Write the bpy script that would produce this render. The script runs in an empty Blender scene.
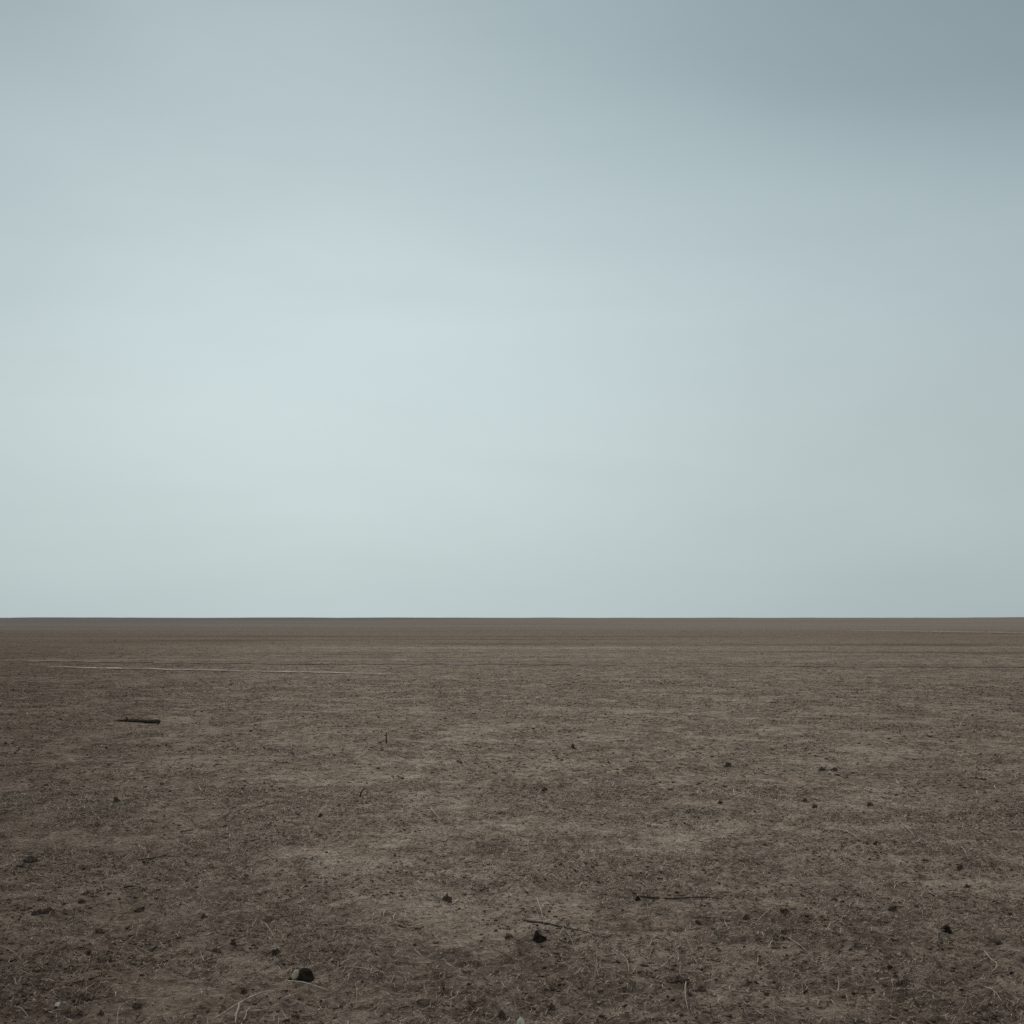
import bpy, bmesh, math, random
import numpy as np
from mathutils import Vector, noise as mnoise

random.seed(11)
RNG = np.random.default_rng(11)
SC = bpy.context.scene
COL = SC.collection

CAM_H = 1.2          # eye height of the camera above the field (m)
FPX = 1236.0         # focal length in pixels of the 1024 frame
HOR = 618.0          # horizon row
R = math.radians

# ------------------------------------------------------------------ numpy gradient noise
_perm = np.random.default_rng(5).permutation(4096).astype(np.int64)
_ang = np.random.default_rng(6).random(4096) * 2 * np.pi
_gx, _gy = np.cos(_ang), np.sin(_ang)


def pnoise(x, y, seed=0):
    xi = np.floor(x).astype(np.int64)
    yi = np.floor(y).astype(np.int64)
    fx, fy = x - xi, y - yi
    u = fx * fx * fx * (fx * (fx * 6 - 15) + 10)
    v = fy * fy * fy * (fy * (fy * 6 - 15) + 10)

    def g(ix, iy, dx, dy):
        h = _perm[(_perm[(ix + seed * 57) & 4095] + iy) & 4095]
        return _gx[h] * dx + _gy[h] * dy
    a = g(xi, yi, fx, fy)
    b = g(xi + 1, yi, fx - 1, fy)
    c = g(xi, yi + 1, fx, fy - 1)
    d = g(xi + 1, yi + 1, fx - 1, fy - 1)
    return (a + u * (b - a) + v * (c - a + u * (a - b - c + d))) * 1.41


def sstep(a, b, x):
    t = np.clip((x - a) / (b - a), 0, 1)
    return t * t * (3 - 2 * t)


# bare, wind smoothed patches: centre x, y and half sizes in metres
BARE = [(1.20, 9.25, .26, .34), (-.44, 8.15, .20, .35), (.98, 6.45, .27, .36), (.98, 5.17, .11, .16), (-.13, 4.75, .24, .18),
        (-2.45, 8.15, .26, .34), (-2.40, 6.75, .20, .20), (.28, 3.88, .10, .12), (3.2, 19.0, .9, .7), (1.9, 16.2, .5, .5), (-.9, 6.2, .22, .2),
        (.9, 12.2, .6, .4), (3.1, 11.6, .5, .5), (-1.3, 9.6, .4, .4), (2.2, 8.0, .3, .3), (-3.9, 14.5, .5, .5), (-.5, 13.5, .6, .5), (.1, 7.1, .3, .28)]


def crust(x, y):
    """0 = rough trampled litter, 1 = smooth bare crust of dry soil"""
    wx = x + 0.25 * pnoise(x * 2.3, y * 2.3, 21)
    wy = y + 0.25 * pnoise(x * 2.3, y * 2.3, 22)
    n = pnoise(wx * 1.1, wy * 0.9, 1) * .7 + 0.75 * pnoise(wx * 3.0, wy * 2.6, 2) + 0.6 * pnoise(wx * 7.0, wy * 6.5, 3) \
        + 0.4 * pnoise(wx * 15.0, wy * 15.0, 4)
    b = np.zeros_like(n)
    for cx, cy, sx, sy in BARE:
        b = np.maximum(b, np.exp(-((wx - cx) / sx) ** 2 - ((wy - cy) / sy) ** 2))
    return np.clip(sstep(-0.28, 0.75, n) * .85 + b * (.5 + .6 * n), 0, 1)


def height(x, y, cr=None):
    x = np.asarray(x, float)
    y = np.asarray(y, float)
    if cr is None:
        cr = crust(x, y)
    r = np.hypot(x, y)
    rough = 1.0 - 0.72 * cr
    z = 0.016 * pnoise(x * 0.35, y * 0.35, 7)
    far = sstep(60, 420, r)
    z = z + far * np.clip(r * 0.0009, 0, 3.0) * (pnoise(x * 0.0035, y * 0.006, 8) + .6 * pnoise(x * 0.0009, y * 0.0012, 18))
    step = np.maximum(r * 0.0032, 0.004)           # finest step of the sheet there
    for f, a, s in ((2.2, .012, 9), (5.0, .0125, 10), (11.0, .0145, 11), (23.0, .0108, 12), (48.0, .0062, 13), (95.0, .0036, 14), (170.0, .0020, 15)):
        fade = np.clip(1.6 - f * step * 2.6, 0, 1)
        n = pnoise(x * f, y * f, s)
        if s >= 11:
            n = 0.5 - 1.7 * np.abs(n) if s in (11, 13) else n
        z = z + fade * a * n * (rough if s > 9 else 1)
    # two shallow wheel ruts that cross the field about thirty metres out
    for y0, k in ((31.2, -0.02), (34.6, 0.012)):
        dy = (y - (y0 + k * x)) / 0.32
        z = z - 0.035 * np.exp(-dy * dy) * sstep(-9, 0, x)
    return z


def hz(x, y):
    return float(height(np.array([x]), np.array([y]))[0])


def at(px, py):
    d = CAM_H * FPX / (py - HOR)
    for _ in range(4):
        x = (px - 512.0) / FPX * d
        z = hz(x, d)
        d = 0.5 * d + 0.5 * (CAM_H - z) * FPX / (py - HOR)
    x = (px - 512.0) / FPX * d
    return Vector((x, d, hz(x, d)))


# ------------------------------------------------------------------ nodes
class NT:
    def __init__(self, tree):
        self.t = tree
        tree.nodes.clear()

    def n(self, kind, **kw):
        nd = self.t.nodes.new(kind)
        for k, v in kw.items():
            setattr(nd, k, v)
        return nd

    def set(self, sock, v):
        if isinstance(v, bpy.types.NodeSocket):
            self.t.links.new(v, sock)
        elif v is not None:
            if hasattr(sock.default_value, '__len__') and not hasattr(v, '__len__'):
                v = (v,) * len(sock.default_value)
            if hasattr(sock.default_value, '__len__') and len(sock.default_value) == 4 and len(v) == 3:
                v = (*v, 1)
            sock.default_value = v

    def m(self, op, a, b=None, c=None, clamp=False):
        nd = self.n('ShaderNodeMath', operation=op, use_clamp=clamp)
        for i, v in enumerate((a, b, c)):
            if v is not None:
                self.set(nd.inputs[i], v)
        return nd.outputs[0]

    def smooth(self, x, lo, hi, a=0.0, b=1.0):
        nd = self.n('ShaderNodeMapRange', interpolation_type='SMOOTHSTEP')
        for i, v in enumerate((x, lo, hi, a, b)):
            self.set(nd.inputs[i], v)
        return nd.outputs[0]

    def lin(self, x, lo, hi, a=0.0, b=1.0):
        nd = self.n('ShaderNodeMapRange')
        for i, v in enumerate((x, lo, hi, a, b)):
            self.set(nd.inputs[i], v)
        return nd.outputs[0]

    def mix(self, f, a, b, blend='MIX'):
        nd = self.n('ShaderNodeMix', data_type='RGBA', blend_type=blend)
        self.set(nd.inputs[0], f)
        self.set(nd.inputs[6], a)
        self.set(nd.inputs[7], b)
        return nd.outputs[2]

    def noise(self, vec, scale, detail=2, rough=.5, dist=0):
        nd = self.n('ShaderNodeTexNoise')
        self.set(nd.inputs['Vector'], vec)
        self.set(nd.inputs['Scale'], scale)
        self.set(nd.inputs['Detail'], detail)
        self.set(nd.inputs['Roughness'], rough)
        self.set(nd.inputs['Distortion'], dist)
        return nd.outputs[0]

    def mapping(self, vec, loc=(0, 0, 0), rot=(0, 0, 0), scale=(1, 1, 1)):
        nd = self.n('ShaderNodeMapping')
        self.set(nd.inputs['Vector'], vec)
        nd.inputs['Location'].default_value = loc
        nd.inputs['Rotation'].default_value = rot
        nd.inputs['Scale'].default_value = scale
        return nd.outputs[0]

    def ramp(self, f, stops):
        nd = self.n('ShaderNodeValToRGB')
        cr = nd.color_ramp
        while len(cr.elements) < len(stops):
            cr.elements.new(0.5)
        for e, (p, c) in zip(cr.elements, stops):
            e.position = p
            e.color = (*c, 1) if len(c) == 3 else c
        self.set(nd.inputs[0], f)
        return nd.outputs[0]


def material(name):
    m = bpy.data.materials.new(name)
    m.use_nodes = True
    return m, NT(m.node_tree)


def finish(t, color, rough=0.95, spec=0.12, bump=None, bstr=.5, bdist=.01):
    b = t.n('ShaderNodeBsdfPrincipled')
    t.set(b.inputs['Base Color'], color)
    t.set(b.inputs['Roughness'], rough)
    t.set(b.inputs['Specular IOR Level'], spec)
    if bump is not None:
        bn = t.n('ShaderNodeBump')
        t.set(bn.inputs['Height'], bump)
        bn.inputs['Strength'].default_value = bstr
        bn.inputs['Distance'].default_value = bdist
        t.set(b.inputs['Normal'], bn.outputs[0])
    o = t.n('ShaderNodeOutputMaterial')
    t.set(o.inputs['Surface'], b.outputs[0])
    return b


def paint_falloff(t, X, Y, P, col, k=1.0):
    '''lens fall-off painted into the colour, front and sides; the left is moister too'''
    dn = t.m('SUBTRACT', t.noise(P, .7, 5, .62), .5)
    dim = t.smooth(t.m('ADD', Y, t.m('MULTIPLY', dn, 2.0)), 3.0, 6.8, .52 * k, 0)  # painted fall-off towards the front
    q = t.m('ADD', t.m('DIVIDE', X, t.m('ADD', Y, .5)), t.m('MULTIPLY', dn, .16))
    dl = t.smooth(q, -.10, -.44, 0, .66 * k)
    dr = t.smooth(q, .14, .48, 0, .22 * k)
    dry = t.m('MULTIPLY', t.m('MULTIPLY', t.m('SUBTRACT', 1.0, dim), t.m('SUBTRACT', 1.0, dl)), t.m('SUBTRACT', 1.0, dr))  # share of the colour left undimmed by the painted fall-off
    return t.mix(t.m('SUBTRACT', 1.0, dry), col, t.mix(1.0, col, (.32, .285, .26), 'MULTIPLY'))  # darkened by the painted fall-off, and for moister soil on the left


# ---- soil of the field
def soil_material():
    m, t = material('field_soil')
    geo = t.n('ShaderNodeNewGeometry')
    P = geo.outputs['Position']
    sep = t.n('ShaderNodeSeparateXYZ')
    t.set(sep.inputs[0], P)
    X, Y = sep.outputs[0], sep.outputs[1]
    at_ = t.n('ShaderNodeAttribute', attribute_name='crust')
    cr = at_.outputs['Fac']
    flat = t.mapping(P, scale=(1, 1, 0.4))
    # patchy crust against litter stained soil
    n1 = t.noise(flat, 1.3, 9, .62)
    n2 = t.noise(flat, 7.0, 10, .72)
    n3 = t.noise(flat, 42.0, 7, .78)
    k = t.m('ADD', t.m('MULTIPLY', cr, .28), t.m('MULTIPLY', t.m('SUBTRACT', n1, .5), .85))
    k = t.m('ADD', k, t.m('MULTIPLY', t.m('SUBTRACT', n2, .5), 2.0))
    k = t.m('ADD', k, t.m('MULTIPLY', t.m('SUBTRACT', n3, .5), 1.9))
    col = t.ramp(t.lin(k, -.62, .92), ((0.0, (.055, .041, .032)), (.3, (.160, .124, .099)), (.52, (.292, .234, .190)),
                                      (.75, (.405, .339, .284)), (1.0, (.55, .48, .415))))
    # hue wander: greenish grey and reddish brown areas
    h1 = t.noise(t.mapping(flat, loc=(13, 4, 0)), 0.9, 7, .65)
    col = t.mix(t.smooth(h1, .5, .72, 0, .45), col, t.mix(1.0, col, (.93, 1.02, .99), 'MULTIPLY'))
    h2 = t.noise(t.mapping(flat, loc=(3, 31, 0)), 2.1, 7, .65)
    col = t.mix(t.smooth(h2, .5, .7, 0, .5), col, t.mix(1.0, col, (1.04, .97, .90), 'MULTIPLY'))
    # fibrous flecks of trodden chaff, several lying directions
    fib = None
    dark = None
    for i, (rot, sc, sy) in enumerate(((.25, 70, 9), (1.0, 85, 10), (-.55, 78, 9), (1.75, 90, 8), (-1.1, 62, 10))):
        v = t.mapping(flat, loc=(i * 7.1, i * 3.3, 0), rot=(0, 0, rot), scale=(sc / sy, sc, 1))
        f = t.noise(v, 1.0, 3, .55, .4)
        a = t.smooth(f, .60, .68)
        b = t.smooth(f, .40, .31)
        fib = a if fib is None else t.m('MAXIMUM', fib, a)
        dark = b if dark is None else t.m('MAXIMUM', dark, b)
    patch = t.smooth(t.noise(flat, 3.1, 5, .6), .38, .6)
    col = t.mix(t.m('MULTIPLY', t.m('MULTIPLY', fib, patch), .5), col, (.46, .395, .325))
    col = t.mix(t.m('MULTIPLY', dark, .5), col, (.055, .042, .032))
    # lens fall-off painted darker near the front and sides, with moister soil left
    col = paint_falloff(t, X, Y, P, col)
    # strips of differently worked soil, then slight painted haze, towards the horizon
    s1 = t.noise(t.mapping(P, loc=(0, 9, 0), rot=(0, 0, .03), scale=(.022, .13, 1)), 1.0, 9, .72, .6)
    w = t.smooth(Y, 14, 45)
    col = t.mix(t.m('MULTIPLY', t.smooth(s1, .5, .36), t.m('MULTIPLY', w, .95)), col, (.105, .084, .069))
    col = t.mix(t.m('MULTIPLY', t.smooth(s1, .55, .68), t.m('MULTIPLY', w, .7)), col, (.34, .30, .26))
    s2 = t.noise(t.mapping(P, loc=(4, 2, 0), rot=(0, 0, -.01), scale=(.011, .035, 1)), 1.0, 8, .7, .5)
    yy = t.m('ADD', Y, t.m('MULTIPLY', t.m('SUBTRACT', s2, .5), 110))
    col = t.mix(t.smooth(yy, 30, 80, 0, .6), col, (.155, .122, .097))
    grey = t.mix(t.smooth(X, -160, 60), (.172, .163, .152), (.225, .197, .170))  # far haze put into the soil colour as grey
    col = t.mix(t.smooth(yy, 90, 155, 0, .85), col, t.mix(t.smooth(s2, .4, .6), grey, t.mix(1.0, grey, (.82, .8, .78), 'MULTIPLY')))
    bump = t.m('ADD', t.m('MULTIPLY', n2, .6), t.m('ADD', t.m('MULTIPLY', n3, .6), t.m('MULTIPLY', fib, .25)))
    finish(t, col, 1.0, 0.0, bump, .8, .02)
    return m


def dust_material(name, c0, c1):
    m, t = material(name)
    geo = t.n('ShaderNodeNewGeometry')
    n = t.noise(geo.outputs['Position'], 9.0, 8, .7)
    n2 = t.noise(geo.outputs['Position'], 1.1, 3, .6)
    col = t.mix(t.smooth(n, .35, .65), c0, c1)
    col = t.mix(t.smooth(n2, .4, .62, .5, 0), col, (.20, .17, .145))
    finish(t, col, 1.0, .05, n, .5, .02)
    return m


def island_material(name, stops, rough=.9, spec=.1, falloff=.85):
    m, t = material(name)
    geo = t.n('ShaderNodeNewGeometry')
    rnd = geo.outputs['Random Per Island']
    n = t.noise(geo.outputs['Position'], 120.0, 4, .65)
    col = t.ramp(rnd, stops)
    col = t.mix(1.0, col, t.ramp(n, ((.2, (.65, .63, .6)), (.8, (1.2, 1.2, 1.2)))), 'MULTIPLY')
    sep = t.n('ShaderNodeSeparateXYZ')
    t.set(sep.inputs[0], geo.outputs['Position'])
    col = paint_falloff(t, sep.outputs[0], sep.outputs[1], geo.outputs['Position'], col, falloff)  # same painted fall-off on straw and crumbs
    finish(t, col, rough, spec)
    return m


def lump_material(name, dark, light, scale=45.0, rough=.97, spec=.04):
    m, t = material(name)
    tc = t.n('ShaderNodeTexCoord')
    n = t.noise(tc.outputs['Object'], scale, 8, .68)
    n2 = t.noise(tc.outputs['Object'], scale * 3.5, 4, .6)
    col = t.mix(t.smooth(n, .36, .66), dark, light)
    finish(t, col, rough, spec, t.m('ADD', n, t.m('MULTIPLY', n2, .5)), .8, .004)
    return m


def wood_material(name, dark, light, along=6.0):
    m, t = material(name)
    tc = t.n('ShaderNodeTexCoord')
    v = t.mapping(tc.outputs['Object'], scale=(along, along * 14, along * 14))
    n = t.noise(v, 1.0, 8, .65, .6)
    n2 = t.noise(tc.outputs['Object'], 60, 5, .6)
    col = t.mix(t.smooth(t.m('ADD', t.m('MULTIPLY', n, .7), t.m('MULTIPLY', n2, .3)), .38, .64), dark, light)
    finish(t, col, .88, .15, n, .8, .003)
    return m


M_SOIL = soil_material()
M_DUST = dust_material('pale_dust', (.30, .25, .20), (.46, .405, .345))
M_RUT = dust_material('damp_rut_soil', (.075, .058, .046), (.165, .130, .104))
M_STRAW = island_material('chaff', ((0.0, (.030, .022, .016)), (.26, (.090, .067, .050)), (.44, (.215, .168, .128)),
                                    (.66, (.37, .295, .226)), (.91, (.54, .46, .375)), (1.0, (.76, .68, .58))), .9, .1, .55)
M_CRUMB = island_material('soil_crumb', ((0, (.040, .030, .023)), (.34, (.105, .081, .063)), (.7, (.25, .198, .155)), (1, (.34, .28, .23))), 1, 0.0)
M_CLOD = lump_material('dark_clod_soil', (.034, .025, .019), (.125, .096, .075), 90)
M_CLOD2 = lump_material('brown_clod_soil', (.035, .027, .021), (.13, .10, .078), 90)
M_STONE = lump_material('dark_stone', (.009, .0072, .006), (.036, .027, .021), 60, .95, .04)
M_PALE = lump_material('pale_stone', (.36, .33, .29), (.58, .54, .49), 40, .85, .2)
M_HUSK = lump_material('pale_husk', (.30, .25, .18), (.48, .42, .32), 40, .85, .2)
M_BARK = wood_material('dark_bark', (.024, .0175, .0135), (.080, .058, .044))
M_TWIG = wood_material('dark_twig', (.022, .017, .014), (.07, .053, .043), 12)
M_CUT = wood_material('pale_cut_wood', (.18, .145, .11), (.34, .29, .23), 12)
M_STALK = wood_material('dry_pale_stalk', (.24, .20, .155), (.46, .40, .325), 12)
M_STALK2 = wood_material('grey_dry_stalk', (.15, .128, .104), (.28, .245, .205), 12)
M_FLUFF = wood_material('bleached_grass', (.30, .265, .225), (.52, .475, .42), 12)


# ------------------------------------------------------------------ mesh helpers
def link(name, me, mat, parent=None):
    o = bpy.data.objects.new(name, me)
    COL.objects.link(o)
    if mat is not None:
        me.materials.append(mat)
    if parent is not None:
        o.parent = parent
    return o


def np_mesh(name, verts, quads=None, tris=None):
    me = bpy.data.meshes.new(name)
    nv = len(verts)
    me.vertices.add(nv)
    me.vertices.foreach_set('co', np.ascontiguousarray(verts, np.float32).ravel())
    loops, starts, n = [], [], 0
    if quads is not None and len(quads):
        loops.append(quads.ravel())
        starts.append(np.arange(len(quads)) * 4)
        n = len(quads) * 4
    if tris is not None and len(tris):
        loops.append(tris.ravel())
        starts.append(n + np.arange(len(tris)) * 3)
    lp = np.concatenate(loops).astype(np.int32)
    st = np.concatenate(starts).astype(np.int32)
    me.loops.add(len(lp))
    me.loops.foreach_set('vertex_index', lp)
    me.polygons.add(len(st))
    me.polygons.foreach_set('loop_start', st)
    me.update(calc_edges=True)
    me.validate()
    return me


def tag(o, label=None, cat=None, group=None, kind=None):
    if label:
        o['label'] = label
    if cat:
        o['category'] = cat
    if group:
        o['group'] = group
    if kind:
        o['kind'] = kind
    return o


# ------------------------------------------------------------------ the ground, one sheet to the horizon
def build_ground():
    front = np.arange(-R(33), R(33), 0.00135)
    side = [R(33)]
    s = 0.002
    while side[-1] < math.pi:
        side.append(side[-1] + s)
        s = min(s * 1.12, 0.12)
    side = np.array(side)
    side = R(33) + (side - R(33)) * (math.pi - 0.03 - R(33)) / (side[-1] - R(33))
    th = np.concatenate([-side[::-1], front[1:], side])
    r = [0.35]
    while r[-1] < 9000:
        x = r[-1]
        k = 0.06 if x < 2.7 else (0.003 if x < 42 else (0.006 if x < 120 else 0.014))
        r.append(x * (1 + k))
    r = np.array(r)
    nr, nt = len(r), len(th)
    RR, TT = np.meshgrid(r, th, indexing='ij')
    x = (RR * np.sin(TT)).ravel()
    y = (RR * np.cos(TT)).ravel()
    cr = crust(x, y)
    z = height(x, y, cr)
    v = np.stack([x, y, z], 1)
    i = np.arange(nr - 1)[:, None] * nt
    j = np.arange(nt)[None, :]
    j2 = (j + 1) % nt
    q = np.stack([i + j, i + j2, i + nt + j2, i + nt + j], -1).reshape(-1, 4)[:, ::-1]
    # cap round the centre
    v = np.vstack([v, [[0, 0, 0]]])
    c = len(v) - 1
    jj = np.arange(nt)
    tr = np.stack([jj, (jj + 1) % nt, np.full(nt, c)], -1)[:, ::-1]
    tr = tr[:, ::-1]
    q = q[:, ::-1]
    me = np_mesh('ground', v, q[:, ::-1], tr)
    a = me.attributes.new('crust', 'FLOAT', 'POINT')
    a.data.foreach_set('value', np.append(cr, .3).astype(np.float32))
    # make sure normals look up
    if me.polygons[len(me.polygons) // 2].normal.z < 0:
        me.flip_normals()
    me.polygons.foreach_set('use_smooth', np.ones(len(me.polygons), bool))
    o = link('ground', me, M_SOIL)
    tag(o, 'bare brown field of dry trampled soil running flat to the horizon', 'ground', kind='structure')
    return o


def strip(name, pts, mat, label, cat, w0, lift, seed, n=420, m=12):
    """worn line across the field, following the soil, with ragged edges and tapered ends"""
    pts = [at(*p) for p in pts]
    P = np.array([[p.x, p.y] for p in pts])
    seg = np.concatenate([[0], np.cumsum(np.hypot(*np.diff(P, axis=0).T))])
    s = np.linspace(0, seg[-1], n)
    cx, cy = np.interp(s, seg, P[:, 0]), np.interp(s, seg, P[:, 1])
    tx, ty = np.gradient(cx), np.gradient(cy)
    L = np.hypot(tx, ty)
    nx, ny = -ty / L, tx / L
    u = s / seg[-1]
    taper = np.clip(np.minimum(u, 1 - u) * 7, 0, 1) ** .7
    wa = w0 * taper * (.35 + 1.3 * np.abs(pnoise(s * .7, s * 0 + seed, 3)) + .8 * pnoise(s * 3.1, s * 0 + seed + .5, 4))
    wb = w0 * taper * (.35 + 1.3 * np.abs(pnoise(s * .8, s * 0 + seed + 9.3, 5)) + .5 * pnoise(s * 2.7, s * 0 + seed + 7.5, 6))
    wa, wb = np.maximum(wa, w0 * .3 * np.clip(np.minimum(u, 1 - u) * 9, .1, 1)), np.maximum(wb, w0 * .3 * np.clip(np.minimum(u, 1 - u) * 9, .1, 1))
    off = .12 * pnoise(s * .4, s * 0 + seed + 3.3, 2)
    t = np.linspace(-1, 1, m)
    W = np.where(t[None, :] < 0, wa[:, None], wb[:, None]) * t[None, :] + off[:, None]
    x = cx[:, None] + nx[:, None] * W
    y = cy[:, None] + ny[:, None] * W
    z = height(x.ravel(), y.ravel()).reshape(x.shape) + lift - .018 * np.abs(t[None, :]) ** 3
    v = np.stack([x, y, z], -1).reshape(-1, 3)
    i = np.arange(n - 1)[:, None] * m
    j = np.arange(m - 1)[None, :]
    q = np.stack([i + j, i + j + 1, i + m + j + 1, i + m + j], -1).reshape(-1, 4)
    me = np_mesh(name, v, q)
    if me.polygons[0].normal.z < 0:
        me.flip_normals()
    return tag(link(name, me, mat), label, cat, kind='structure')


# ------------------------------------------------------------------ uncountable litter
def scatter(n, r0, r1, ang, power=1.0):
    u = RNG.random(n)
    r = (r0 ** (2 * power) + u * (r1 ** (2 * power) - r0 ** (2 * power))) ** (1 / (2 * power))
    t = (RNG.random(n) * 2 - 1) * ang
    return r * np.sin(t), r * np.cos(t)


def straw_batch(n, r0, r1, len0, len1, rad0, rad1, lift, thin_crust=.8, clump=True, power=1.0):
    x, y = scatter(n, r0, r1, R(31), power)
    cr = crust(x, y)
    keep = RNG.random(n) > thin_crust * cr
    if clump:
        g = pnoise(x * 1.7, y * 1.7, 31) + .6 * pnoise(x * 5, y * 5, 32)
        keep &= RNG.random(n) < np.clip(.7 + .45 * g, .3, 1)
    x, y = x[keep], y[keep]
    n = len(x)
    L = len0 + (len1 - len0) * RNG.random(n) ** 2.2
    rad = rad0 + (rad1 - rad0) * RNG.random(n) ** 2
    flow = np.arctan2(y, x) + .5 * pnoise(x * .6, y * .6, 40)
    yaw = np.where(RNG.random(n) < .4, flow + RNG.normal(0, .55, n), RNG.random(n) * 2 * np.pi)
    curv = RNG.normal(0, .55, n)
    ns = 4
    k = np.linspace(-.5, .5, ns)
    a = yaw[:, None] + curv[:, None] * k[None, :]
    dx, dy = np.cos(a) * L[:, None] / (ns - 1), np.sin(a) * L[:, None] / (ns - 1)
    px = x[:, None] + np.cumsum(dx, 1) - dx[:, :1]
    py = y[:, None] + np.cumsum(dy, 1) - dy[:, :1]
    g = height(px.ravel(), py.ravel()).reshape(px.shape)
    gm = g.mean(1, keepdims=True)
    pz = .62 * g + .38 * gm + rad[:, None] * .5 + np.maximum(g - gm, 0) * .25
    up = np.minimum(np.abs(RNG.normal(0, 1, n)), 1.7) * lift * (RNG.random(n) < .35)
    pz = pz - (rad * .8 * RNG.random(n))[:, None]
    pz = pz + (up * L)[:, None] * np.linspace(0, 1, ns)[None, :] ** 1.6
    pts = np.stack([px, py, pz], -1)
    tan = np.gradient(pts, axis=1)
    tan /= np.linalg.norm(tan, axis=-1, keepdims=True) + 1e-9
    upv = np.array([0, 0, 1.0])
    s = np.cross(tan, upv)
    s /= np.linalg.norm(s, axis=-1, keepdims=True) + 1e-9
    b = np.cross(s, tan)
    tp = np.interp(k, [-.5, -.3, .3, .5], [.7, 1, .85, .3])
    rr = rad[:, None, None] * tp[None, :, None]
    ring = []
    for q in range(3):
        ph = q * 2 * math.pi / 3 + .5
        ring.append(pts + rr * (math.cos(ph) * s + math.sin(ph) * .7 * b))
    v = np.stack(ring, 2)                      # n, ns, 3, 3
    base = (np.arange(n) * ns * 3)[:, None, None]
    i = (np.arange(ns - 1) * 3)[None, :, None]
    j = np.arange(3)[None, None, :]
    j2 = (j + 1) % 3
    quads = np.stack([base + i + j, base + i + j2, base + i + 3 + j2, base + i + 3 + j], -1).reshape(-1, 4)
    return v.reshape(-1, 3), quads


def merge(batches):
    vs, qs, o = [], [], 0
    for v, q in batches:
        vs.append(v)
        qs.append(q + o)
        o += len(v)
    return np.vstack(vs), np.vstack(qs)


def crumb_batch(n, r0, r1, s0, s1, thin_crust=.85, power=1.0):
    x, y = scatter(n, r0, r1, R(31), power)
    cr = crust(x, y)
    g = pnoise(x * 1.3, y * 1.3, 51) + .6 * pnoise(x * 4, y * 4, 52)
    keep = (RNG.random(n) > thin_crust * cr) & (RNG.random(n) < np.clip(.5 + 1.2 * g, .06, 1))
    x, y = x[keep], y[keep]
    n = len(x)
    bm = bmesh.new()
    bmesh.ops.create_icosphere(bm, subdivisions=1, radius=1)
    base = np.array([v.co[:] for v in bm.verts])
    tri = np.array([[v.index for v in f.verts] for f in bm.faces])
    bm.free()
    s = s0 + (s1 - s0) * RNG.random(n) ** 3.5
    v = base[None] * (1 + .34 * RNG.normal(0, 1, (n, len(base), 1)).clip(-1.6, 1.6))
    sc = np.stack([.7 + 1.1 * RNG.random(n), .7 + .6 * RNG.random(n), .3 + .4 * RNG.random(n)], 1)
    v = v * sc[:, None, :] * s[:, None, None] * .5
    a = RNG.random(n) * 2 * np.pi
    c, d = np.cos(a)[:, None], np.sin(a)[:, None]
    vx = v[..., 0] * c - v[..., 1] * d + x[:, None]
    vy = v[..., 0] * d + v[..., 1] * c + y[:, None]
    vz = v[..., 2] + (height(x, y) + s * .10)[:, None]
    vv = np.stack([vx, vy, vz], -1).reshape(-1, 3)
    tt = (tri[None] + (np.arange(n) * len(base))[:, None, None]).reshape(-1, 3)
    return vv, tt


def build_litter():
    v, q = merge([
        straw_batch(480000, 2.9, 9.0, .007, .052, .0006, .0019, .26, .5),
        straw_batch(6000, 2.9, 9.0, .05, .20, .0006, .0016, .14, .4),
        straw_batch(360000, 8.2, 34.0, .02, .12, .0012, .0034, .20, .42, power=.45),
        straw_batch(130000, 17.0, 260.0, .08, .24, .003, .0055, .10, .5, power=.25),
    ])
    o = link('straw_litter', np_mesh('straw_litter', v, q), M_STRAW)
    tag(o, 'fine dry straw and chaff trodden into the brown soil', 'straw', kind='stuff')
    v, t = merge([
        crumb_batch(130000, 2.9, 9.0, .002, .016, .7),
        crumb_batch(120000, 8.5, 24.0, .006, .028, .7),
        crumb_batch(40000, 22.0, 220.0, .02, .05, .6, .3),
    ])
    me = np_mesh('soil_crumbs', v, None, t)
    tag(link('soil_crumbs', me, M_CRUMB), 'small crumbs of dark soil strewn over the field', 'soil crumbs', kind='stuff')


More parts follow.
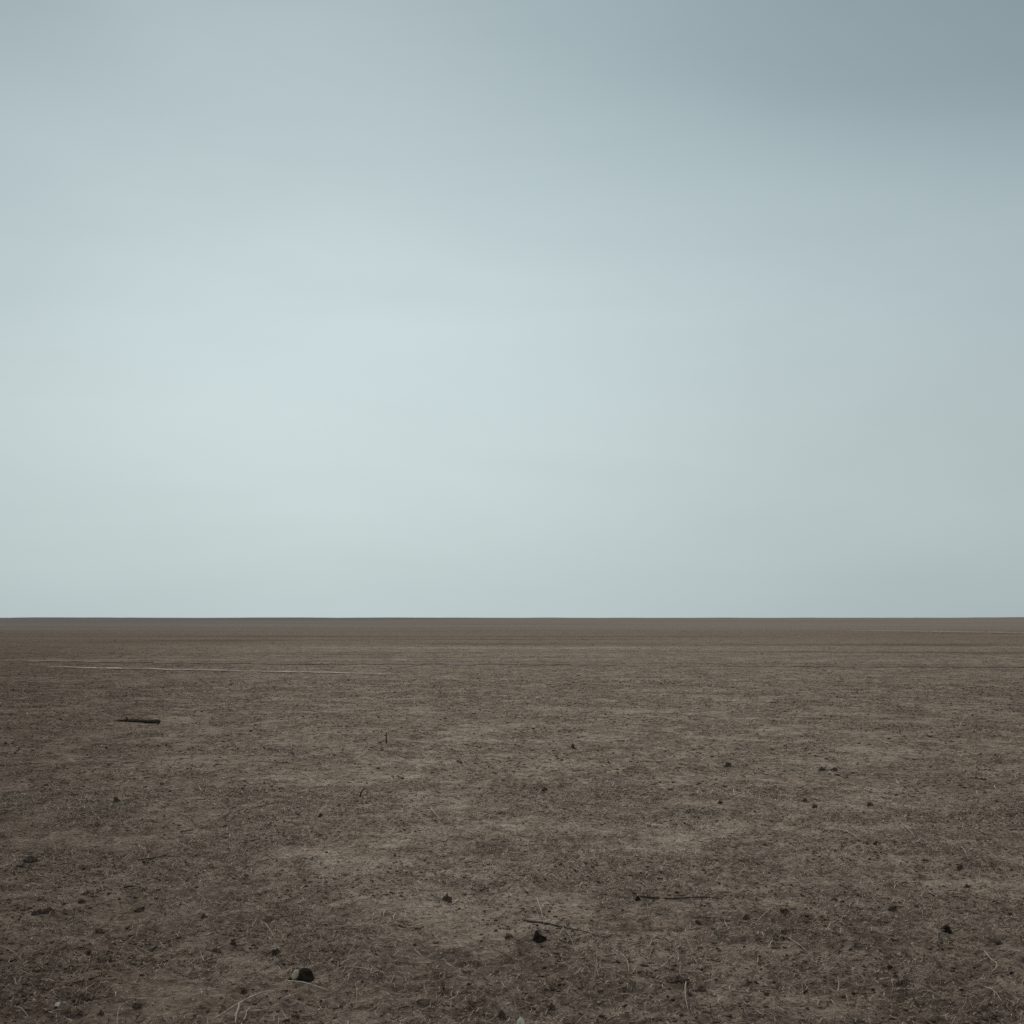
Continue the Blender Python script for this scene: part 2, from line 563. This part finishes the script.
# ------------------------------------------------------------------ single things
def tube_mesh(name, pts, radii, sides=8, wobble=.18, seed=0, flat=1.0):
    """one closed irregular tube through pts (local coordinates)"""
    rnd = random.Random(seed)
    P = [Vector(p) for p in pts]
    # resample with a spline-like refinement
    for _ in range(2):
        Q = [P[0]]
        Rr = [radii[0]]
        for i in range(len(P) - 1):
            Q += [P[i] * .75 + P[i + 1] * .25, P[i] * .25 + P[i + 1] * .75]
            Rr += [radii[i] * .75 + radii[i + 1] * .25, radii[i] * .25 + radii[i + 1] * .75]
        Q.append(P[-1])
        Rr.append(radii[-1])
        P, radii = Q, Rr
    bm = bmesh.new()
    rings = []
    ph = rnd.random() * 6
    for i, p in enumerate(P):
        a = P[max(i - 1, 0)]
        b = P[min(i + 1, len(P) - 1)]
        tn = (b - a).normalized()
        s = tn.cross(Vector((0, 0, 1)))
        if s.length < .2:
            s = tn.cross(Vector((0, 1, 0)))
        s.normalize()
        u = s.cross(tn)
        ring = []
        for j in range(sides):
            an = 2 * math.pi * j / sides + ph
            rr = radii[i] * (1 + wobble * (mnoise.noise(Vector((p.x * 30 + seed, p.y * 30, j * .9))) * 1.4 + rnd.uniform(-.4, .4)))
            ring.append(bm.verts.new(p + s * math.cos(an) * rr + u * math.sin(an) * rr * flat))
        rings.append(ring)
    for i in range(len(rings) - 1):
        for j in range(sides):
            bm.faces.new((rings[i][j], rings[i][(j + 1) % sides], rings[i + 1][(j + 1) % sides], rings[i + 1][j]))
    bm.faces.new(rings[0][::-1])
    bm.faces.new(rings[-1])
    bmesh.ops.recalc_face_normals(bm, faces=bm.faces)
    me = bpy.data.meshes.new(name)
    bm.to_mesh(me)
    bm.free()
    for f in me.polygons:
        f.use_smooth = True
    return me


def stalk(name, pix, rpx, mat, label, cat, group=None, seed=0, lift=(), flat=.8, sides=7, taper=True, wobble=.15, raise_=None):
    """a twig or stalk lying on the soil through picture points, thickness in picture pixels"""
    W = [at(*p) for p in pix]
    o0 = W[len(W) // 2].copy()
    pts, rad = [], []
    n = len(W)
    for i, w in enumerate(W):
        r = rpx * w.y / FPX * .29
        if taper:
            r *= (1.0, .95, .85, .7, .5)[min(4, int(4.99 * i / max(1, n - 1)))]
        dz = lift[i] if i < len(lift) else 0.0
        rj = random.Random(seed * 31 + i)
        sl = (W[-1] - W[0]).length * .035
        jit = Vector((rj.uniform(-sl, sl), rj.uniform(-sl, sl), 0)) if 0 < i < n - 1 else Vector()
        pts.append(w - o0 + jit + Vector((0, 0, r * .55 + dz)))
        rad.append(r)
    me = tube_mesh(name, pts, rad, sides, wobble, seed, flat)
    o = link(name, me, mat)
    o.location = o0
    tag(o, label, cat, group)
    return o


def lump_mesh(name, sx, sy, sz, seed, rough=.35, peak=None, sub=3):
    bm = bmesh.new()
    bmesh.ops.create_icosphere(bm, subdivisions=sub, radius=1)
    off = Vector((seed * 3.17, seed * 1.31, seed * 7.7))
    for v in bm.verts:
        d = v.co.normalized()
        k = 1 + rough * mnoise.noise(d * 1.3 + off) + rough * .8 * mnoise.noise(d * 2.9 + off) + rough * .6 * mnoise.noise(d * 6 + off)
        c = d * k
        if peak:
            c.z *= 1 + .65 * max(0, 1 - ((c.x - peak) / .5) ** 2) * max(0, d.z)
        z = c.z
        v.co = Vector((c.x * sx, c.y * sy, (z if z > -.3 else -.3) * sz))
    me = bpy.data.meshes.new(name)
    bm.to_mesh(me)
    bm.free()
    for f in me.polygons:
        f.use_smooth = True
    return me


_seed = [100]


def lump(name, x0, x1, yt, yb, mat, label, cat, group=None, rough=.38, peak=None, sub=3):
    _seed[0] += 1
    p = at((x0 + x1) / 2, yb)
    sc = p.y / FPX
    w = (x1 - x0) * sc * (.82 if p.y > 7.5 else 1.0)
    dep = w * .75
    h = max((yb - yt) * sc - dep * CAM_H / p.y * .6, w * .26)
    me = lump_mesh(name, w / 2, dep / 2, h / 1.05, _seed[0], rough, peak, sub)
    o = link(name, me, mat)
    o.location = p + Vector((0, dep * .4, -.08 * h))
    tag(o, label, cat, group)
    return o


def build_log():
    a, b = at(113, 721.5), at(160, 723.5)
    o0 = (a + b) / 2
    t = bpy.data.objects.new('log', None)
    COL.objects.link(t)
    t.location = o0
    tag(t, 'dark weathered log with a pale split near its right end, on the left', 'log')
    L = (b - a).length
    ax = (b - a).normalized()
    r = .033
    pts, rad = [], []
    for u, k, z in ((0, .14, .2), (.10, .26, .3), (.2, .55, .45), (.27, .72, .5), (.36, .66, .55), (.5, .86, .6), (.64, .80, .66), (.78, .98, .7), (.9, .9, .7), (1.0, .82, .66)):
        pts.append(ax * (u - .5) * L + Vector((0, .02 * math.sin(u * 5), z * r)))
        rad.append(r * k)
    link('bark', tube_mesh('bark', pts, rad, 16, .34, 3, .66), M_BARK, t)
    e = pts[-1]
    link('cut_end', tube_mesh('cut_end', [e - ax * .004 - Vector((0, 0, -.004)), e + ax * .006 + Vector((0, 0, .004))], [r * .74, r * .60], 14, .3, 4, .6), M_BARK, t)
    # broken branch stubs and a split strip of lighter wood along the top
    k = ax * (.31 - .5) * L + Vector((0, 0, r * 1.0))
    link('branch_stub', tube_mesh('branch_stub', [k, k + Vector((-.012, 0, .014)), k + Vector((-.03, .004, .022))], [.011, .009, .006], 8, .2, 8), M_BARK, t)
    k0 = ax * (.86 - .5) * L + Vector((0, -.014, r * 1.40))
    link('split_wood', tube_mesh('split_wood', [k0, k0 + ax * .04, k0 + ax * .075], [.010, .017, .012], 8, .3, 9, .7), M_CUT, t)


def build_round_stone():
    p = at(303, 982.5)
    sc = p.y / FPX
    t = bpy.data.objects.new('stone', None)
    COL.objects.link(t)
    t.location = p + Vector((0, .025, 0))
    tag(t, 'round black stone with a pale left side, half sunk in the bottom left soil', 'stone')
    w = 23 * sc
    link('stone_body', lump_mesh('stone_body', w * .42, w * .40, w * .54, 7, .12, None, 4), M_STONE, t)
    me = lump_mesh('pale_flake', w * .15, w * .20, w * .34, 9, .12, None, 3)
    f = link('pale_flake', me, M_HUSK, t)
    f.location = (-w * .36, -w * .16, w * .24)
    f.rotation_euler = (R(8), R(22), R(-18))
    me = lump_mesh('dark_foot', w * .2, w * .2, w * .18, 12, .3, None, 3)
    f = link('dark_foot', me, M_STONE, t)
    f.location = (-w * .52, -.006, 0.0)


def tuft(px, py, hpx, label, n=9, seed=0):
    """small splayed tuft of bleached grass"""
    rnd = random.Random(seed)
    p = at(px, py)
    sc = p.y / FPX
    t = bpy.data.objects.new('grass_tuft', None)
    COL.objects.link(t)
    t.location = p
    tag(t, label, 'dry grass', 'bleached tufts in the front soil')
    for i in range(n):
        a = rnd.uniform(0, 6.28)
        l = hpx * sc * rnd.uniform(.5, 1.1)
        e = rnd.uniform(.15, 1.0)
        d = Vector((math.cos(a), math.sin(a), 0))
        pts = [Vector((0, 0, -.004)), d * l * .35 * (1.1 - e * .5) + Vector((0, 0, l * .5 * e)),
               d * l * (1.15 - .6 * e) + Vector((0, 0, l * (.55 * e)))]
        link('blade', tube_mesh('blade', pts, [.0019, .0016, .0006], 5, .1, seed + i), M_FLUFF, t)


def fork():
    """forked pale stalk in the bottom left corner"""
    t = bpy.data.objects.new('dry_stalk', None)
    o0 = at(240, 1008)
    COL.objects.link(t)
    t.location = o0
    tag(t, 'pale forked grass stalk lying at the bottom left edge below the black stone', 'stalk', 'pale dry stalks on the soil')

    def part(pix, r, z, seed):
        pts = [at(*q) - o0 + Vector((0, 0, zz)) for q, zz in zip(pix, z)]
        rad = [r * k for k in np.linspace(1, .5, len(pts))]
        link('stem', tube_mesh('stem', pts, rad, 7, .12, seed), M_STALK, t)
    part([(262, 995), (250, 1001), (239, 1007), (226, 1014), (214, 1020)], .0030, (.008, .012, .013, .009, .003), 1)
    part([(239, 1007), (238.5, 1012), (236, 1016), (235.5, 1024)], .0027, (.013, .012, .008, .003), 2)
    part([(241, 1026), (246, 1019), (247, 1013), (252, 1008)], .0018, (.003, .010, .012, .006), 3)
    part([(268, 1011), (258, 1013.5), (249, 1013), (239, 1015)], .0024, (.006, .009, .008, .003), 4)


def build_things():
    build_log()
    build_round_stone()
    fork()
    G = 'dark clods on the field'
    lump('clod', 531.5, 546, 933, 943, M_STONE, 'black peaked clod just below the thick brown stick', 'clod', G, .30, -.35)
    lump('stone', 941.5, 953.5, 924, 933, M_STONE, 'black angular stone on the right beside a thin twig', 'stone', None, .22)
    # name pixel box, label
    clods = [
        (725, 732, 761.5, 767, 1, 'small black clod alone on the pale soil right of centre, nearest the middle distance'),
        (819, 826, 767, 771, 1, 'left one of two small clods side by side in the right middle distance'),
        (831, 838, 767, 770.5, 1, 'right one of two small clods side by side in the right middle distance'),
        (571, 575, 744, 748, 1, 'tiny black clod farthest out, near the centre of the field'),
        (718, 723, 801, 804.5, 1, 'tiny dark clod straight below the lone black one right of centre'),
        (802, 808, 798, 802, 2, 'brown clod below the pair of small clods'),
        (812, 818, 804, 808, 2, 'brown clod right below another, under the pair of small clods'),
        (867, 874, 802, 806, 1, 'dark flat clod right of the brown pair in the right middle distance'),
        (541, 548, 787, 791, 2, 'brown clod in a dark patch at the centre of the field'),
        (113, 120, 797.5, 802, 1, 'dark clod straight below the weathered log on the left'),
        (874, 879, 841, 844.5, 1, 'small dark clod below and right of the split pale straw'),
        (958, 964, 864.5, 869, 1, 'dark clod near the right edge above the black angular stone'),
        (318, 323, 813, 817, 1, 'small dark clod left of centre beyond the short pale straw'),
        (271, 281, 948.5, 955, 1, 'black ragged clod just above left of the round black stone'),
        (443, 451, 894.5, 901, 1, 'dark ragged clod left of centre, behind the black peaked clod'),
        (506, 512.5, 933.5, 938.5, 1, 'small dark green-black clod left of the black peaked clod'),
        (498, 505, 1010, 1019, 1, 'black upright clod at the bottom edge beside the white pebble'),
        (547, 556, 1003.5, 1010, 1, 'black clod at the bottom right of the white pebble'),
        (669, 688, 976, 982.5, 1, 'widest flat black clod low down right of centre'),
        (696, 706, 987.5, 992.5, 1, 'flat dark clod just below right of the widest black clod'),
        (695, 702, 919.5, 924.5, 1, 'dark clod under the knobbed thin twig'),
        (743, 750, 914, 919.5, 1, 'dark clod left of the leaning straight pale straw'),
        (889, 897, 905.5, 911, 1, 'black clod above left of the black angular stone'),
        (965.5, 971, 883.5, 888, 1, 'small black clod above right of the black angular stone'),
        (997, 1003, 940, 944.5, 1, 'small dark clod below right of the black angular stone, near the right edge'),
        (897, 909, 979.5, 984.5, 1, 'flat black clod low on the right below the black angular stone'),
        (780, 789, 907.5, 914, 2, 'large brown clod right of the leaning straight pale straw'),
        (780, 787, 929.5, 933.5, 1, 'flat black clod below the large brown clod right of centre'),
        (23, 37, 855, 862.5, 1, 'dark broad clod farthest up at the left edge'),
        (32, 41, 909, 915.5, 1, 'left half-sunk clod of a dark pair near the left edge'),
        (42, 53, 907, 914, 2, 'right and larger clod of a dark pair near the left edge'),
        (78, 85, 898.5, 903.5, 1, 'dark clod up and right of the dark pair near the left edge'),
        (94, 103, 928, 932.5, 1, 'dark clod at the right end of the short grey twig on the left'),
        (63, 70.5, 1009.5, 1015, 1, 'black clod left of the white-pink pebble row at the bottom left'),
        (73, 84, 1008.5, 1014, 1, 'broad black clod at the bottom left between two smaller clods'),
        (76, 87, 993, 999.5, 1, 'slanting black clod above the row of clods at the bottom left'),
        (97, 103, 1010, 1016, 1, 'black clod at the right end of the bottom left row, nearest the hooped stalk'),
        (134, 144, 907, 912.5, 1, 'black clod below the dark splinter on the left'),
        (200, 207, 914.5, 918.5, 1, 'small dark clod with a pale chip beside it, left of centre'),
        (150, 161, 945.5, 951, 1, 'long dark clod under the thin grey twig on the left'),
        (230, 236, 940.5, 945.5, 1, 'dark clod left of the ragged clod above the round black stone'),
        (210, 220, 948, 952.5, 1, 'flat dark clod below left of the ragged clod above the round stone'),
        (240, 247, 987, 993.5, 1, 'dark clod just above the pale forked stalk'),
        (131, 141, 1002, 1008, 1, 'dark clod right above the hooped stalk at the bottom left'),
    ]
    for (x0, x1, yt, yb, k, lab) in clods:
        lump('clod', x0, x1, yt, yb, M_CLOD if k == 1 else M_CLOD2, lab, 'clod', G, .52, sub=4)
    lump('pebble', 516, 525, 1016, 1025, M_PALE, 'white pebble at the bottom edge near the middle', 'pebble', None, .2)
    lump('pebble', 54, 60, 1001.5, 1006.5, M_PALE, 'pale pinkish pebble at the bottom left among black clods', 'pebble', None, .2)

    S = 'dark twigs on the field'
    stalk('stick', [(523, 920), (532, 922), (545, 924), (556, 926.5), (572, 930), (590, 933)], 5.5, M_BARK,
          'thick brown stick lying just above the black peaked clod', 'stick', None, 1)
    t = bpy.data.objects.new('twig', None)
    COL.objects.link(t)
    o0 = at(680, 900)
    t.location = o0
    tag(t, 'long thin twig with a dark knob at its left end, right of centre', 'twig', S)
    pts = [at(*q) - o0 + Vector((0, 0, .009)) for q in ((640, 898.5), (655, 900), (674, 901), (690, 899.5), (706, 899), (722, 901))]
    link('stem', tube_mesh('stem', pts, [.0042, .0042, .004, .0036, .003, .0016], 7, .2, 5), M_TWIG, t)
    kn = link('knob', lump_mesh('knob', .011, .010, .016, 44, .25), M_STONE, t)
    kn.location = at(638, 900) - o0
    for i, (pix, r, lab) in enumerate([
        ([(852, 919), (880, 921), (905, 924), (938, 926.5)], 1.5, 'thin dark twig running left from the black angular stone'),
        ([(953, 929), (957, 925), (962, 921.5)], 1.5, 'short twig rising right from the black angular stone'),
        ([(124, 887.5), (132, 886.5), (140, 887.5), (146, 889.5)], 4.0, 'short dark pointed splinter on the left, above a black clod'),
        ([(138, 860), (158, 857), (185, 849), (203, 847), (224, 845)], 2.4, 'longest dark curved twig on the left, below a straighter one'),
        ([(180, 832), (200, 829), (220, 827), (237, 824)], 2.0, 'straight dark twig on the left, above the longest curved twig'),
        ([(245, 843), (253, 840.5), (261, 838.5)], 3.0, 'short thick dark twig right of the longest curved twig'),
        ([(238, 811), (262, 806), (278, 803), (292, 800)], 1.8, 'dark twig farthest out of the slanting twigs on the left'),
        ([(572, 771.5), (582, 770.5), (594, 769.5)], 1.8, 'small dark twig with a thick end at the centre of the field'),
        ([(55, 932), (66, 927), (84, 918.5)], 2.0, 'short grey twig slanting up on the left, left of a dark clod'),
        ([(145, 950), (158, 944), (170, 939), (184, 937)], 1.8, 'thin grey twig on the left above a long dark clod'),
        ([(398, 1009), (410, 1005), (420, 999), (432, 1000)], 2.4, 'dark bent twig low down left of centre'),
        ([(700, 917), (722, 920), (740, 922), (756, 925)], 1.6, 'faint dark twig between the knobbed twig and the leaning pale straw'),
        ([(0, 766), (24, 764), (44, 763)], 1.6, 'short dark twig at the left edge below the weathered log'),
    ]):
        stalk('twig', pix, r, M_STALK2 if 'grey' in lab else M_TWIG, lab, 'twig', S, 20 + i)
    for i, (px, yb, yt, lab) in enumerate([(386, 744, 733, 'tiny dark stem standing upright, left of the farthest black clod'),
                                           (360, 797, 787.5, 'tiny dark stem standing upright nearer, left of centre')]):
        p = at(px, yb)
        h = (yb - yt) * p.y / FPX
        o = link('plant_stem', tube_mesh('plant_stem', [(0, 0, -.02), (.004, 0, h * .4), (.002 + .02 * i, 0, h * .8), (.008 + .028 * i, 0, h)],
                                         [.007, .006, .005, .003], 6, .2, i), M_TWIG)
        o.location = p
        tag(o, lab, 'plant stem', 'upright dead stems')

    P = 'pale dry stalks on the soil'
    for i, (pix, r, mat, lift, lab) in enumerate([
        ([(288, 984), (302, 986), (316, 989), (329, 992)], 3.4, M_STALK, (.01, .012, .01, .004), 'flat pale stalk lying against the foot of the round black stone'),
        ([(839, 831), (848, 834.5), (861, 841)], 2.2, M_STALK, (.01, .012, .006), 'bright pale straw pointing down right on the right, split lengthwise'),
        ([(773, 912), (765, 917), (756, 923)], 2.0, M_STALK, (.02, .014, .004), 'leaning straight pale straw right of centre, beside a large brown clod'),
        ([(1030, 961), (1018, 957), (1010, 955.5), (1002, 957), (994, 961)], 3.6, M_STALK2, (.02, .02, .018, .01, .002), 'thick arched grey stalk at the right edge'),
        ([(985, 956), (991, 963), (997, 969), (991, 976), (980, 972)], 2.0, M_STALK, (.012, .014, .018, .012, .004), 'pale stalk bent into a hook near the right edge'),
        ([(921, 992), (932, 995), (946, 1002)], 1.9, M_STALK2, (.004, .012, .008), 'dull straw low on the right, sloping down right'),
        ([(985, 988), (993, 993), (1002, 1003)], 1.8, M_STALK, (.004, .012, .004), 'curved pale stalk near the bottom right corner'),
        ([(826, 931), (828, 928), (831, 925.5)], 2.4, M_STALK, (.004, .01, .016), 'short pale chip of straw left of the black angular stone'),
        ([(789, 941), (797, 946), (807, 952)], 1.9, M_STALK, (.01, .012, .004), 'pale straw below the flat black clod right of centre'),
        ([(-4, 948), (6, 952), (16, 959), (27, 967)], 2.0, M_STALK2, (.01, .016, .012, .004), 'long dull stalk at the left edge'),
        ([(15, 1009), (22, 1012), (29, 1019)], 2.2, M_STALK2, (.006, .012, .004), 'short dull stalk in the bottom left corner'),
        ([(117, 1027), (119, 1018), (124, 1013), (131, 1010)], 2.0, M_STALK2, (.004, .026, .032, .012), 'pale stalk hooped up from the soil at the bottom left edge'),
        ([(902, 825), (908, 830.5), (915, 838)], 1.6, M_STALK, (.006, .01, .004), 'thin pale straw farther right than the split one, same slant'),
        ([(961, 848), (964, 852), (967, 857)], 1.7, M_STALK, (.006, .01, .004), 'short pale straw near the right edge above a dark clod'),
        ([(431, 810), (436, 815), (441, 821)], 1.8, M_STALK, (.006, .01, .004), 'short pale straw alone left of centre in the middle distance'),
        ([(537, 905), (540, 911), (543, 918)], 2.0, M_STALK, (.03, .018, .004), 'pale straw propped up behind the thick brown stick'),
        ([(563, 930), (569, 940), (576, 954)], 1.9, M_STALK2, (.008, .012, .004), 'dull stalk running down from the end of the thick brown stick'),
        ([(686, 988), (687, 998), (688, 1011)], 1.9, M_STALK, (.02, .014, .004), 'pale straw pointing at the camera below the widest black clod'),
        ([(621, 959), (626, 964), (629, 973)], 1.7, M_STALK, (.02, .018, .004), 'curved pale straw below the left bleached tuft'),
        ([(595, 979), (596, 972), (597, 960)], 1.7, M_STALK2, (.004, .02, .03), 'dull straw standing up low down at the centre, below the left bleached tuft'),
        ([(838, 992), (838.4, 988), (838, 984)], 2.2, M_STALK, (.002, .014, .024), 'short pale straw stub standing low on the right'),
        ([(846, 1000), (847, 1005), (850, 1011)], 1.9, M_STALK2, (.02, .014, .004), 'bent dull straw just below the short pale stub'),
        ([(265, 925), (272, 931), (277, 943)], 1.7, M_STALK2, (.01, .014, .004), 'thin dull stalk above the ragged clod near the round stone'),
        ([(353, 969), (362, 970.5), (372, 971)], 2.0, M_STALK, (.006, .01, .004), 'pale level straw right of the round black stone'),
        ([(248, 1012), (262, 1006), (286, 1001)], 1.7, M_STALK2, (.006, .012, .004), 'thin dull straw right of the forked stalk'),
    ]):
        stalk('dry_stalk', pix, r, mat, lab, 'stalk', P, 60 + i, lift, .6)
    tuft(607, 936, 11, 'left and whiter bleached tuft of grass right of the thick brown stick', 9, 3)
    tuft(654, 938, 12, 'right bleached tuft of grass with curled blades, below the knobbed twig', 7, 8)
    tuft(674, 936, 9, 'smallest bleached tuft of grass, right of two others', 6, 13)


# ------------------------------------------------------------------ sky, sun, camera
SUN_AZ, SUN_EL = R(-14), R(24)     # azimuth from the view direction (left negative) and elevation


def build_world():
    w = bpy.data.worlds.new('World')
    SC.world = w
    w.use_nodes = True
    t = NT(w.node_tree)
    tc = t.n('ShaderNodeTexCoord')
    D = tc.outputs['Generated']
    sep = t.n('ShaderNodeSeparateXYZ')
    t.set(sep.inputs[0], D)
    x, y, z = sep.outputs
    deg = 180 / math.pi
    az = t.m('MULTIPLY', t.m('ARCTAN2', x, y), deg)
    el = t.m('MULTIPLY', t.m('ARCSINE', t.m('MAXIMUM', t.m('MINIMUM', z, 1.0), -1.0)), deg)

    sky = t.n('ShaderNodeTexSky', sky_type='NISHITA', sun_disc=False)
    sky.sun_elevation = SUN_EL
    sky.sun_rotation = SUN_AZ
    sky.air_density = 1.0
    sky.dust_density = 3.0
    bg_sky = t.n('ShaderNodeBackground')
    t.set(bg_sky.inputs[0], sky.outputs[0])
    bg_sky.inputs[1].default_value = 0.05
    # a closed overcast deck lets almost none of the clear sky through

    # overcast deck: base brightness by elevation, glow of the veiled sun, darker banks of cloud
    soft = t.noise(t.mapping(D, scale=(2.2, 2.2, 7.0)), 1.0, 3, .5, .25)
    soft2 = t.noise(t.mapping(D, loc=(5, 1, 2), rot=(0, R(7), 0), scale=(3.0, 3.0, 15.0)), 1.0, 6, .55, .5)
    wob = t.m('MULTIPLY', t.m('SUBTRACT', soft, .5), 16.0)
    base = t.ramp(t.lin(el, 0, 60), ((0.0, (.545,) * 3), (.06, (.585,) * 3), (.16, (.60,) * 3), (.25, (.57,) * 3), (.36, (.505,) * 3),
                                     (.47, (.45,) * 3), (.66, (.75,) * 3), (1.0, (1.15,) * 3)))
    # fall-off to both sides of the bright part of the deck
    a1 = t.m('DIVIDE', t.m('ADD', az, 7.5), 26.0)
    fall = t.m('ADD', .75, t.m('MULTIPLY', .25, t.m('EXPONENT', t.m('MULTIPLY', t.m('MULTIPLY', a1, a1), -1.0))))
    e1 = t.m('DIVIDE', t.m('SUBTRACT', el, 10.5), 10.0)
    glow = t.m('MULTIPLY', .06, t.m('EXPONENT', t.m('MULTIPLY', t.m('ADD', t.m('MULTIPLY', e1, e1), t.m('MULTIPLY', a1, t.m('MULTIPLY', a1, 1.6))), -1.0)))
    lum = t.m('ADD', t.m('MULTIPLY', base, fall), glow)
    # dark bank upper right, its lower edge sloping down to the right
    edge = t.m('ADD', t.m('SUBTRACT', el, t.m('SUBTRACT', 22.5, t.m('MULTIPLY', az, .13))), t.m('MULTIPLY', wob, .45))
    bank = t.m('MULTIPLY', t.smooth(edge, -2.6, 3.6), t.smooth(t.m('ADD', az, wob), -14.0, 25.0))
    lum = t.m('MULTIPLY', lum, t.m('SUBTRACT', 1.0, t.m('MULTIPLY', bank, .19)))
    # grey patch in the upper left corner with a paler streak right of it
    bank2 = t.m('MULTIPLY', t.smooth(t.m('ADD', el, t.m('MULTIPLY', wob, .5)), 20.5, 25.0), t.smooth(t.m('ADD', t.m('ADD', az, t.m('MULTIPLY', el, .7)), t.m('MULTIPLY', wob, .3)), 2.5, -5.0))
    lum = t.m('MULTIPLY', lum, t.m('SUBTRACT', 1.0, t.m('MULTIPLY', bank2, .07)))
    lum = t.m('MULTIPLY', lum, t.m('ADD', 1.0, t.m('MULTIPLY', t.m('SUBTRACT', soft, .5), .17)))
    lum = t.m('MULTIPLY', lum, t.m('ADD', 1.0, t.m('MULTIPLY', t.m('SUBTRACT', soft2, .5), .10)))
    # unseen sky behind the camera, brightened a little to light the ground
    lum = t.m('MULTIPLY', lum, t.smooth(y, .5, -.6, 1.0, 1.1))
    # brighter cloud is a little less blue
    tint = t.mix(t.smooth(lum, .28, .60), (.80, 1.03, 1.14), (.865, 1.055, 1.10))
    tint = t.mix(t.smooth(el, 2.0, 22.0, .85, 0), tint, (.90, 1.045, 1.055))
    tint = t.mix(t.smooth(el, 28.0, 45.0), tint, (1.0, 1.0, .98))
    comb = t.n('ShaderNodeVectorMath', operation='SCALE')
    t.set(comb.inputs[0], tint)
    t.set(comb.inputs['Scale'], lum)
    bg_cl = t.n('ShaderNodeBackground')
    t.set(bg_cl.inputs[0], comb.outputs[0])
    bg_cl.inputs[1].default_value = 1.0
    mx = t.n('ShaderNodeMixShader')
    mx.inputs[0].default_value = .99
    t.set(mx.inputs[1], bg_sky.outputs[0])
    t.set(mx.inputs[2], bg_cl.outputs[0])
    o = t.n('ShaderNodeOutputWorld')
    t.set(o.inputs[0], mx.outputs[0])


def build_sun():
    l = bpy.data.lights.new('sun', 'SUN')
    l.energy = 1.5
    l.angle = R(12)
    l.color = (1.0, .95, .88)
    o = bpy.data.objects.new('sun', l)
    COL.objects.link(o)
    d = Vector((math.sin(SUN_AZ) * math.cos(SUN_EL), math.cos(SUN_AZ) * math.cos(SUN_EL), math.sin(SUN_EL)))
    o.rotation_euler = d.to_track_quat('Z', 'Y').to_euler()
    o.location = d * 50


def build_camera():
    c = bpy.data.cameras.new('camera')
    o = bpy.data.objects.new('camera', c)
    COL.objects.link(o)
    c.sensor_width = 36
    c.lens = FPX / 1024 * 36
    c.shift_y = (HOR - 512) / 1024
    c.clip_start = .05
    c.clip_end = 30000
    c.dof.use_dof = True
    c.dof.focus_distance = 9.0
    c.dof.aperture_fstop = 11.0
    o.location = (0, 0, CAM_H)
    o.rotation_euler = (R(90), 0, 0)
    SC.camera = o


build_ground()
strip('track', [(40, 667.8), (130, 669.2), (199, 670.6), (270, 672.3), (340, 673.9), (398, 675.4)], M_DUST,
      'pale dusty worn line crossing the left of the field', 'track', .13, .036, 1.0)
strip('wheel_rut', [(330, 664.6), (440, 663.6), (540, 664.6), (650, 666.3), (800, 666.6), (1060, 668)], M_RUT,
      'dark moist wheel rut crossing the middle and right of the field', 'rut', .46, .026, 4.0, 900)
strip('wheel_rut', [(-30, 660.5), (60, 661.5), (180, 663), (330, 665)], M_RUT,
      'dark wheel rut just beyond the pale dusty line on the left', 'rut', .30, .026, 6.0, 600)
strip('track', [(850, 631.5), (920, 632.3), (1035, 634.2)], M_DUST,
      'faint pale line far out at the right, close under the horizon', 'track', .5, .12, 8.0, 500)
build_litter()
build_things()
build_world()
build_sun()
build_camera()

SC.render.engine = 'CYCLES'
SC.view_settings.view_transform = 'Standard'
SC.view_settings.look = 'None'
SC.view_settings.exposure = 0
SC.view_settings.gamma = 1
SC.cycles.max_bounces = 6
SC.cycles.use_denoising = False
SC.cycles.sample_clamp_indirect = 0.6
SC.cycles.sample_clamp_direct = 3.0
